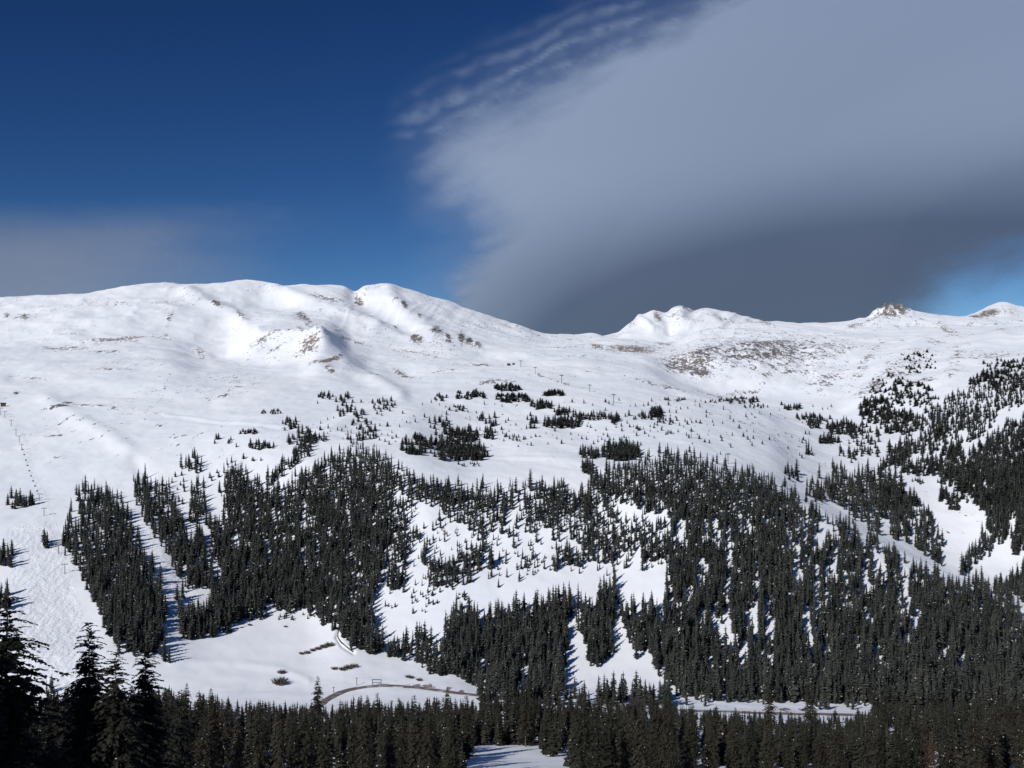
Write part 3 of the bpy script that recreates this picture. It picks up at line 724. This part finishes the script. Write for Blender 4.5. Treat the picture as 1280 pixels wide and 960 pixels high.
def plant_far(x, y, z, h, sl):
    V, Mi = protos[RNG.integers(8)]
    a = RNG.random() * 6.283; ca, sa = math.cos(a), math.sin(a)
    W = V * np.array([h * sl, h * sl, h])
    W = np.stack([W[..., 0] * ca - W[..., 1] * sa + x, W[..., 0] * sa + W[..., 1] * ca + y, W[..., 2] + z - .15], -1)
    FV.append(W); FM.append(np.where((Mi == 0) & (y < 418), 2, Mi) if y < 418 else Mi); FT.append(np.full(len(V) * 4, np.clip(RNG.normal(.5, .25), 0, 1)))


for (u, v, h, sl) in pts:
    x, y, z = from_pixel(u, v)
    plant_far(x, y, z, h * y / F, sl)

# ------------------------------------------------------------------ near band of spruces: individuals
mid_crowns, hi_crowns = [], []
for i in range(7):
    r = np.random.default_rng(200 + i)
    V, Mi = near_spruce(r, R=[.155, .17, .14, .16, .175, .145, .16][i], tiers=30, per=9, leaf=6, base=[.04, .06, .05, .04, .05, .22, .26][i], ragged=.3, snow=[.003, .012, .004, .05, .002, .004, .006][i])
    mid_crowns.append(crown_mesh('crown', V, Mi, M_NEEDLE))
for i in range(3):
    r = np.random.default_rng(300 + i)
    V, Mi = near_spruce(r, R=[.24, .20, .21][i], tiers=50, per=15, leaf=13, base=.03, ragged=.6, snow=.001, blade=.026, power=.74)
    hi_crowns.append(crown_mesh('crown', V, Mi, M_GIANT))
V, Mi = near_spruce(np.random.default_rng(400), R=.12, tiers=24, per=7, leaf=6, base=.1, ragged=.4, snow=.02)
rust_crown = crown_mesh('crown', V, Mi, M_RUST)
trunk_m = trunk_mesh('trunk', .011)
COUNT = [0]


def spruce(u, Y, H, crown, label, group=None, sl=1.0, sink=.2):
    x, y, z = ground((u - 640) / F * Y, Y)
    e = bpy.data.objects.new('spruce_tree', None); C.objects.link(e)
    e.location = (x, y, z - sink); e.rotation_euler = (RNG.normal(0, .015), RNG.normal(0, .015), RNG.random() * 6.283); e.scale = (H * sl, H * sl, H)
    e.empty_display_size = .1
    tag(e, label, 'tree', group)
    link('trunk', trunk_m, e); link('crown', crown, e)
    COUNT[0] += 1
    return e


def zone(u, Y):
    front = Y < 265
    if u < 225: return ('shadowed spruce low at the left edge, between the tall black spruces', 'near spruces among the tall black ones')
    if u < 590:
        return (('front row spruce on the bottom edge below the snowy meadow and curving road', 'front row spruces below the meadow') if front
                else ('spruce with its tip just under the curving road and snowy meadow', 'spruces just under the meadow road'))
    if u < 600 or (u < 740 and Y <= 270):
        return ('spruce hemming in the blue shaded snow patch at the bottom edge', 'spruces around the shaded snow patch')
    if u < 730:
        return ('slim bare-stemmed spruce standing behind the blue shaded snow patch at the bottom', 'slim spruces behind the shaded snow patch')
    if u < 850:
        return (('front row spruce on the bottom edge below the curved snow clearing', 'front row spruces below the clearing') if front
                else ('spruce whose tip reaches up against the curved snow clearing', 'spruces under the curved clearing'))
    if u < 1085:
        return (('front row spruce on the bottom edge below the straight dark road', 'front row spruces below the straight road') if front
                else ('brownish spruce right in front of the straight dark road at right', 'spruces before the straight road'))
    return (('tall dark spruce of the front row in the bottom right corner', 'front row spruces in the right corner') if front
            else ('spruce packed behind the front row in the bottom right corner', 'spruces behind the right corner row'))


TIPU = [-60, 0, 100, 220, 250, 300, 350, 420, 450, 500, 560, 600, 650, 700, 740, 780, 830, 850, 900, 960, 1000, 1070, 1100, 1200, 1280, 1340]
TIPV = [845, 850, 855, 838, 852, 868, 870, 874, 860, 866, 862, 862, 860, 866, 864, 868, 860, 872, 881, 884, 888, 886, 872, 866, 860, 856]


def tip_row(u): return float(np.interp(u, TIPU, TIPV))


def open_patch(u, Y):          # the snowy track at the bottom edge stays clear
    return 588 < u < 712 and Y < 294 - max(0, u - 645) * .75


rows = [(196, 27), (226, 29), (258, 30), (300, 28), (345, 27)]
for (Y0, step) in rows:
    u = -40 + RNG.uniform(0, step)
    while u < 1330:
        Y = Y0 + RNG.uniform(-13, 13); uu = u + RNG.uniform(-6, 6); u += step * RNG.uniform(.75, 1.25)
        if open_patch(uu, Y): continue
        vg = VH - F * ground((uu - 640) / F * Y, Y)[2] / Y
        tip = tip_row(uu) + abs(RNG.normal(2, 15)) + (6 if Y < 240 else 0)
        H = float(np.clip((vg - tip) * Y / F, 6, 18))
        cr = mid_crowns[5 + RNG.integers(2)] if 600 <= uu < 730 and Y > 270 else mid_crowns[RNG.integers(5)]
        lb, gp = zone(uu, Y)
        if COUNT[0] < 285: spruce(uu, Y, H, cr, lb, gp, RNG.uniform(.9, 1.2) * (1.25 if H < 9 else 1))
# hidden and smaller ones between and behind them belong to the forest mass
for _ in range(2600):
    Y = RNG.uniform(215, 412); u = RNG.uniform(-60, 1340)
    if open_patch(u + 5, Y) or open_patch(u - 5, Y): continue
    if 395 < u < 600 and Y > 395: continue
    if 850 < u < 1080 and Y > 385: continue
    x, y, z = ground((u - 640) / F * Y, Y)
    vg = VH - F * z / Y
    H = min(RNG.uniform(5, 12.0), (vg - tip_row(u) - 4 - abs(RNG.normal(0, 8))) * Y / F)
    if H > 2: plant_far(x, y, z, H, RNG.uniform(1.0, 1.3))
# unseen trees added at left, towards the sun, to shade the tall black spruces
for _ in range(26):
    X, Y = RNG.uniform(-75, -40), RNG.uniform(18, 52)
    x, y, z = ground(X, Y); plant_far(x, y, z, RNG.uniform(22, 30), 1.2)

# tall dark trees close to the camera and a few marked individuals
spruce(2, 78, 20.3, hi_crowns[0], 'huge black spruce cut off by the left edge of the picture', None, 1.3)
spruce(112, 84, 19.2, hi_crowns[1], 'tall ragged black spruce with open boughs near the left edge', None, 1.12)
spruce(146, 80, 16.2, hi_crowns[2], 'black spruce squeezed between the ragged spruce and the straight one', None, 1.1)
spruce(184, 88, 18.2, hi_crowns[1], 'tall straight black spruce in front of the dark wooded strip beside the ski run', None, 1.08)
spruce(222, 104, 15.5, hi_crowns[2], 'dark spruce just right of the tall black ones', None, .8)
spruce(62, 92, 12.0, hi_crowns[2], 'low black spruce between the huge edge spruce and the ragged one', None, 1.0)
spruce(397, 330, 19.5, mid_crowns[2], 'pointed spruce spiring above its neighbours against the meadow and road bend', None, 1.0)
spruce(560, 345, 15.5, mid_crowns[0], 'spruce with a sharp tip standing against the road end of the meadow', None, .9)
spruce(1165, 190, 10.6, rust_crown, 'rusty brown dying spruce in the bottom right forest', None, 1.0)
spruce(962, 300, 17.5, mid_crowns[3], 'spruce rising across the straight dark road left of the broad one', None, 1.0)
spruce(1012, 290, 19.0, mid_crowns[4], 'broad tall spruce crossing the straight dark road and snow strip', None, 1.0)

n = sum(len(v) for v in FV)
allv = np.concatenate(FV).reshape(-1, 3)
forest = link('spruce_forest', np_mesh('spruce_forest', allv, np.arange(n * 4).reshape(n, 4), mats=[M_FOREST, M_SNOWTUFT, M_BANDFAR], matidx=np.concatenate(FM), attrs={'tint': np.concatenate(FT)}))
tag(forest, 'dark spruce forest spread over the hillsides with small tree islands above it', 'forest', kind='stuff')
open('/tmp/trees.txt', 'w').write(str((len(FV), COUNT[0], len(allv)))) if False else print('TREES far', len(FV), 'individual', COUNT[0], 'verts', len(allv), 'terrain', NU * NR)


# ------------------------------------------------------------------ small built things
class MB:
    def __init__(self): self.v = []; self.q = []

    def box(self, c, s, rz=0):
        b = len(self.v); ca, sa = math.cos(rz), math.sin(rz)
        for dz_ in (-.5, .5):
            for dx, dy in ((-.5, -.5), (.5, -.5), (.5, .5), (-.5, .5)):
                x, y = dx * s[0], dy * s[1]
                self.v.append((c[0] + x * ca - y * sa, c[1] + x * sa + y * ca, c[2] + dz_ * s[2]))
        for f in ((0, 3, 2, 1), (4, 5, 6, 7), (0, 1, 5, 4), (1, 2, 6, 5), (2, 3, 7, 6), (3, 0, 4, 7)): self.q.append(tuple(b + i for i in f))
        return self

    def tube(self, a, b_, r0, r1=None, k=8):
        a, b_ = np.array(a, float), np.array(b_, float); r1 = r0 if r1 is None else r1
        d = unit(b_ - a); s = unit(np.cross(d, [0, 0, 1.]) if abs(d[2]) < .9 else np.cross(d, [1., 0, 0])); t = np.cross(d, s)
        b = len(self.v)
        for c, r in ((a, r0), (b_, r1)):
            for i in range(k):
                an = 2 * math.pi * i / k; self.v.append(tuple(c + s * r * math.cos(an) + t * r * math.sin(an)))
        for i in range(k): self.q.append((b + i, b + (i + 1) % k, b + k + (i + 1) % k, b + k + i))
        for o in (0, k):
            for i in range(1, k // 2):
                self.q.append((b + o + i - 1 if i > 1 else b + o, b + o + i, b + o + i + 1, b + o) if False else (b + o, b + o + i * 2 - 1, b + o + i * 2, b + o + min(i * 2 + 1, k - 1)))
        return self

    def build(self, name, mat, parent=None):
        return link(name, np_mesh(name, self.v, self.q, mats=[mat]), parent)


def empty(name, loc, rz, label, cat, group=None):
    e = bpy.data.objects.new(name, None); C.objects.link(e); e.location = loc; e.rotation_euler = (0, 0, rz); e.empty_display_size = .1
    return tag(e, label, cat, group)


def lift_tower(u, v, hpx, label, group, rz=0.2):
    x, y, z = from_pixel(u, v); h = hpx * y / F
    e = empty('lift_tower', (x, y, z - .2), rz, label, 'lift tower', group)
    w = .3 * h
    MB().tube((0, 0, -.3), (0, 0, h), .045 * h, .03 * h).build('mast', M_STEEL, e)
    MB().box((0, 0, h + .02 * h), (2 * w, .06 * h, .06 * h)).build('crossarm', M_STEEL, e)
    for s in (-1, 1):
        MB().box((s * w * .92, 0, h * .96), (.05 * h, .34 * h, .05 * h)).build('sheave_train', M_STEEL, e)
    return Vector((x, y, z + h))


left_line = [(1, 519, 9), (6, 522, 8), (14, 533, 8), (20, 545, 8), (24, 553, 8), (27, 563, 8), (49, 626, 9), (55, 645, 10), (73, 692, 11), (81, 717, 12)]
nm = ['topmost', 'second highest', 'third highest', 'fourth highest', 'fifth highest', 'sixth highest, last of the upper run', 'seventh highest, beside the small tree clump', 'eighth highest, under the small tree clump', 'ninth highest, at the forest edge', 'lowest, at the forest edge']
tops = [lift_tower(u, v, h, 'small lift tower on the left ski slope, ' + nm[i], 'lift towers on the left ski slope', .5) for i, (u, v, h) in enumerate(left_line)]
mid_line = [(651, 459, 8), (669, 467, 8), (702, 479, 10), (737, 490, 9), (767, 504, 11), (864, 548, 10), (910, 580, 13), (958, 610, 15)]
nm = ['uppermost, by the lift huts', 'just below the uppermost', 'third from the top', 'fourth from the top, above a dark rock streak', 'fifth from the top', 'alone low on the open piste', 'standing out of the forest crest', 'lowest, among crest trees']
tops2 = [lift_tower(u, v, h, 'chairlift tower on the open bench, ' + nm[i], 'chairlift towers across the alpine bench', .9) for i, (u, v, h) in enumerate(mid_line)]


def haul_rope(tops_, label):
    b = MB()
    for p, q in zip(tops_[:-1], tops_[1:]):
        prev = p
        for i in range(1, 7):
            t = i / 6; c = p.lerp(q, t); c.z -= .4 * math.sin(math.pi * t) * min(6.0, (q - p).length / 30)
            b.tube(prev, c, .022, k=6); prev = c
    o = b.build('haul_rope', M_STEEL); tag(o, label, 'cable')


haul_rope(tops, 'thin lift cable running down the left ski slope from tower to tower')
haul_rope(tops2, 'thin chairlift cable crossing the open alpine bench from tower to tower')


def lift_chair(p, label, group):
    e = empty('lift_chair', p, .5, label, 'lift chair', group)
    MB().tube((0, 0, 0), (0, 0, -1.6), .05).build('hanger', M_STEEL, e)
    MB().box((0, 0, -1.65), (1.3, .5, .1)).build('seat', M_DARKROOF, e)
    MB().box((0, .25, -1.25), (1.3, .08, .7)).build('backrest', M_DARKROOF, e)


p, q = tops[5], tops[6]
for i in range(9):
    t = (i + .7) / 9.6; c = p.lerp(q, t); c.z -= .4 * math.sin(math.pi * t) * min(6.0, (q - p).length / 30)
    lift_chair(c, 'dark chair on the lift cable over the left ski slope', 'chairs on the left ski lift')


def hut(u, v, w, label):
    x, y, z = from_pixel(u, v)
    e = empty('lift_hut', (x, y, z - .3), .4, label, 'hut')
    MB().box((0, 0, w * .3), (w, w * .7, w * .6)).build('wall', M_WOOD, e)
    b = MB(); h0, h1, a, d = w * .6, w * .9, w * .58, w * .45
    b.v = [(-a, -d, h0), (a, -d, h0), (a, d, h0), (-a, d, h0), (-a, 0, h1), (a, 0, h1)]
    b.q = [(0, 1, 5, 4), (2, 3, 4, 5), (3, 0, 4, 4), (1, 2, 5, 5), (0, 3, 2, 1)]
    b.q = [(0, 1, 5, 4), (2, 3, 4, 5), (0, 3, 2, 1)]
    me = np_mesh('roof', b.v, b.q, [(0, 4, 3), (1, 2, 5)], mats=[M_DARKROOF]); link('roof', me, e)
    MB().box((0, -w * .352, w * .22), (w * .22, .05, w * .42)).build('door', M_DARKROOF, e)


hut(636, 457, 4.2, 'dark lift hut left of its twin at the top of the chairlift')
hut(642, 456, 3.2, 'smaller dark lift hut beside the uppermost chairlift tower')
hut(4, 508, 4.5, 'dark hut at the top of the lift on the left slope')


def pole(u, v, h, label):
    x, y, z = from_pixel(u, v)
    e = empty('roadside_pole', (x, y, z), 0, label, 'pole')
    MB().tube((0, 0, -.3), (0, 0, h), .16, .12).build('post', M_WOOD, e)
    MB().box((0, 0, h - .35), (1.1, .14, .16)).build('crossarm', M_WOOD, e)


pole(446, 857, 3.6, 'thin timber pole beside the road bend, left of the road gantry')
pole(417, 866, 2.6, 'short timber pole where the road enters the bend at left')
x, y, z = from_pixel(471, 858)
e = empty('road_gantry', (x, y, z), -.1, 'dark timber frame gantry standing over the valley road', 'gantry')
for s in (-1, 1): MB().box((s * 1.9, 0, 1.3), (.24, .24, 3.2)).build('post', M_WOOD, e)
MB().box((0, 0, 2.95), (4.4, .22, .28)).build('top_beam', M_WOOD, e)
MB().box((0, .02, 1.6), (3.6, .16, .26)).build('cross_rail', M_WOOD, e)

# willow shrubs and bushes on the meadow
shr = []
for i in range(3):
    r = np.random.default_rng(500 + i); V = []
    for k in range(170):
        a = r.random() * 6.283; rad = .9 * math.sqrt(r.random()); o = np.array([rad * .5 * math.cos(a), rad * .5 * math.sin(a), .05])
        d = unit(np.array([math.cos(a) * rad, math.sin(a) * rad, 1.0 + r.normal(0, .2)])); ln = r.uniform(.5, 1.15)
        V.append(kite(o, d, unit(np.cross(d, r.normal(0, 1, 3))), ln, .04))
        if k % 2: V.append(kite(o + d * ln * .6, unit(d + r.normal(0, .4, 3)), unit(np.cross(d, r.normal(0, 1, 3))), ln * .4, .05))
    V = np.array(V); shr.append(np_mesh('willow_shrub', V.reshape(-1, 3), np.arange(len(V) * 4).reshape(-1, 4), mats=[M_TWIG]))
for j, (u, v, s, lb, g) in enumerate([
    (377, 818, 1.6, 'leafless willow shrub at the left end of the row beside the creek', 0), (384, 817, 1.9, 'willow shrub in the row beside the creek', 1), (391, 814, 1.9, 'willow shrub in the row beside the creek', 1),
    (398, 812, 2.1, 'willow shrub in the row beside the creek', 1), (405, 810, 2.4, 'willow shrub in the row beside the creek', 1), (412, 808, 2.8, 'tallest willow shrub, nearest the creek', 0),
    (418, 837, 1.8, 'small willow shrub at the left of the clump above the road', 0), (428, 838, 2.1, 'willow shrub in the clump above the road', 2), (435, 836, 2.4, 'willow shrub in the clump above the road', 2), (443, 834, 2.2, 'willow shrub in the clump above the road', 2),
    (350, 856, 4.2, 'round dark bush alone on the snow bank under the meadow edge', 0), (352, 842, 2.4, 'small dark bush above the round bush on the snow bank', 0),
    (510, 847, 1.6, 'tiny shrub left of another on snow above the road', 0), (514, 848, 1.6, 'tiny shrub right of another on snow above the road', 0), (524, 851, 1.6, 'lone dark tuft on the snow over the road', 0),
    (357, 784, 1.2, 'tiny dark tuft in the middle of the meadow top', 0), (312, 782, 1.4, 'tiny dark tuft on the meadow close to the forest edge', 0)]):
    x, y, z = from_pixel(u, v)
    o = link('willow_shrub', shr[j % 3], None, (x, y, z - .05)); s *= .95; o.scale = (s, s, s * .85); o.rotation_euler = (0, 0, j * 1.7)
    tag(o, lb, 'shrub', [None, 'willow shrubs beside the creek', 'willow shrubs above the road'][g])


# ------------------------------------------------------------------ clouds: real lens-shaped bodies far behind the mountains
def cloud_mat(name, colr):
    m, n, l, p = new_mat(name)
    out = n['Material Output']
    n.remove(p)
    d = n.new('ShaderNodeBsdfDiffuse'); d.inputs['Color'].default_value = colr + (1,)
    t = n.new('ShaderNodeBsdfTransparent'); mx = n.new('ShaderNodeMixShader')
    a = n.new('ShaderNodeAttribute'); a.attribute_name = 'cover'
    l.new(a.outputs['Fac'], mx.inputs[0]); l.new(t.outputs[0], mx.inputs[1]); l.new(d.outputs[0], mx.inputs[2]); l.new(mx.outputs[0], out.inputs['Surface'])
    return m


def cloud_body(name, u, v, dens, tilt, Y0, mat, label, thick, bulk):
    """u, v: 1-D axes; tilt: how far the underside leans away from upright (0 wall .. 90 ceiling)"""
    U, W = np.meshgrid(u, v, indexing='ij')
    dv = v[1] - v[0]
    T = np.tan(np.radians(tilt)); E = (VH - W) / F
    Yg = np.empty_like(U); Yg[:, 0] = Y0(u)
    for j in range(1, len(v)):
        Tm = .5 * (T[:, j] + T[:, j - 1]); Em = .5 * (E[:, j] + E[:, j - 1])
        Yg[:, j] = Yg[:, j - 1] * np.exp(Tm * dv / F / (1 + Em * Tm))
    lg = np.log(Yg); kw = 54; ker = np.exp(-.5 * (np.arange(-kw, kw + 1) / 18.0) ** 2); ker /= ker.sum()
    for j in range(len(v)): lg[:, j] = np.convolve(np.pad(lg[:, j], kw, mode='edge'), ker, mode='valid')
    Yg = np.exp(lg)          # a smooth body, no folds
    P = np.stack([(U - 640) / F * Yg, Yg, E * Yg], -1)
    th = thick * np.clip(bulk, 0, 1)[..., None]
    B = P + th * (P / np.linalg.norm(P, axis=-1, keepdims=True) + np.array([0, .3, .3]))
    m_, n_ = U.shape
    ix = np.arange(m_ * n_).reshape(m_, n_)
    q = np.stack([ix[:-1, :-1], ix[:-1, 1:], ix[1:, 1:], ix[1:, :-1]], -1)
    dm = np.maximum.reduce([dens[:-1, :-1], dens[1:, :-1], dens[1:, 1:], dens[:-1, 1:]])
    q = q[dm > .004]
    qb = q[:, ::-1] + m_ * n_
    # close the rim
    from collections import Counter
    ed = Counter()
    e1 = np.concatenate([q[:, [i, (i + 1) % 4]] for i in range(4)])
    key = np.sort(e1, 1); code = key[:, 0].astype(np.int64) * (m_ * n_) + key[:, 1]
    uq, first, cnt = np.unique(code, return_index=True, return_counts=True)
    rim = e1[first[cnt == 1]]
    qr = np.stack([rim[:, 1], rim[:, 0], rim[:, 0] + m_ * n_, rim[:, 1] + m_ * n_], -1)
    vs = np.concatenate([P.reshape(-1, 3), B.reshape(-1, 3)])
    al = np.concatenate([dens.ravel(), .4 * dens.ravel()])
    o = link(name, np_mesh(name, vs, np.concatenate([q, qb, qr]), mats=[mat], smooth=True, attrs={'cover': al}))
    return tag(o, label, 'cloud', kind='thing')


def poly_sd(U, W, poly):
    d = seg_dist(U, W, poly + [poly[0]])
    return np.where(in_poly(U, W, poly), d, -d)


M_CLOUD = cloud_mat('cloud_droplets', (0.54, 0.65, 0.84))
u = np.arange(380.0, 2000.0, 4.0); v = np.arange(-260.0, 446.0, 4.0)
U, W = np.meshgrid(u, v, indexing='ij')
outline = [(905, -10), (1000, -60), (1400, -250), (2100, -300), (2100, 270), (1500, 300), (1330, 317), (1250, 338), (1192, 362), (1150, 392), (1110, 418), (1050, 470), (560, 470), (556, 400), (575, 355), (596, 325), (612, 290), (590, 260), (560, 235), (545, 200), (560, 165), (640, 120), (760, 60)]
sd = poly_sd(U, W, outline)
soft = 26 + 34 * smooth01(400, 230, W) * smooth01(1000, 600, U) + 26 * smooth01(1000, 1100, U) * smooth01(250, 320, W)
ns = N1.fbm(U / 60, (W + .4 * U) / 26, 4) * 20 + N2.fbm(U / 24, (W + .35 * U) / 7, 3) * 11
body = smooth01(-soft, soft * 1.1, sd + ns)
body *= 1 - .22 * smooth01(60, -10, sd) * 0
# rippled fringe on the upper left
pp = (U - 540) * .40 + (W - 150) * .92
qq = (U - 540) * .92 - (W - 150) * .40
roll = np.clip(.5 + .5 * np.sin(2 * np.pi * (pp + 11 * N3.fbm(qq / 75, pp / 40, 3)) / 21), 0, 1) ** .85
lump = np.clip(.62 + 1.1 * N1.fbm(qq / 20, pp / 12, 3), 0, 1)
fr = smooth01(-92, -20, sd) * smooth01(430, 520, U) * smooth01(200, 150, W) * (1 - smooth01(780, 900, U))
haze_ = .20 * smooth01(-95, -5, sd + ns) * smooth01(420, 560, U)
dens = np.clip(np.maximum(np.maximum(body, fr * (.25 + .75 * roll) * (.3 + .7 * lump) * .56), haze_), 0, 1) * (1 - .0 * U)
dens = dens ** 1.1
dens *= smooth01(-262, -220, W) * smooth01(1990, 1900, U)
vline = 350 - .20 * (U - 640) + 6 * N2.fbm(U / 400, W / 300, 1)
belly = smooth01(-115, 105, W - vline) * smooth01(520, 800, U) * (1 - .3 * smooth01(1000, 1400, U))
streak = N3.fbm(U / 260 + 3, (W + .21 * U) / 26, 3)
tilt = 31 + 4 * smooth01(700, 1200, U) + 25 * belly + .5 * streak
cloud_body('lenticular_cloud', u, v, dens * .88, tilt, lambda a: 8200 + 0 * a, M_CLOUD, 'huge smooth grey lens-shaped cloud with a rippled edge over the right-hand peaks', 900.0, smooth01(-130, 260, sd))

M_CLOUD2 = cloud_mat('thin_cloud_droplets', (0.56, 0.63, 0.78))
u = np.arange(-700.0, 470.0, 5.0); v = np.arange(215.0, 446.0, 3.0)
U, W = np.meshgrid(u, v, indexing='ij')
edge = 262 + 3 * np.sin(U / 40) + 4 * N1.fbm(U / 50, W / 30, 3) - .02 * U
d2 = smooth01(-14, 60, W - edge) * smooth01(400, 40, U + .35 * (W - 300) + 50 * N2.fbm(U / 90, W / 26, 4))
d2 = np.maximum(d2 * .62, .18 * smooth01(-18, 14, W - 262) * smooth01(50, 10, W - 262) * smooth01(430, 250, U + 30 * N3.fbm(U / 22, W / 6, 3)) * (.5 + .5 * N1.fbm(U / 18, W / 5, 3)))
d2 = d2 ** .9 * smooth01(-700, -620, U)
cloud_body('cloud_bank', u, v, np.clip(d2, 0, 1), 37 + 0 * U, lambda a: 15000 + 0 * a, M_CLOUD2, 'low soft grey cloud bank behind the mountain at the left', 500.0, smooth01(200, 420, W) * smooth01(480, 0, U))
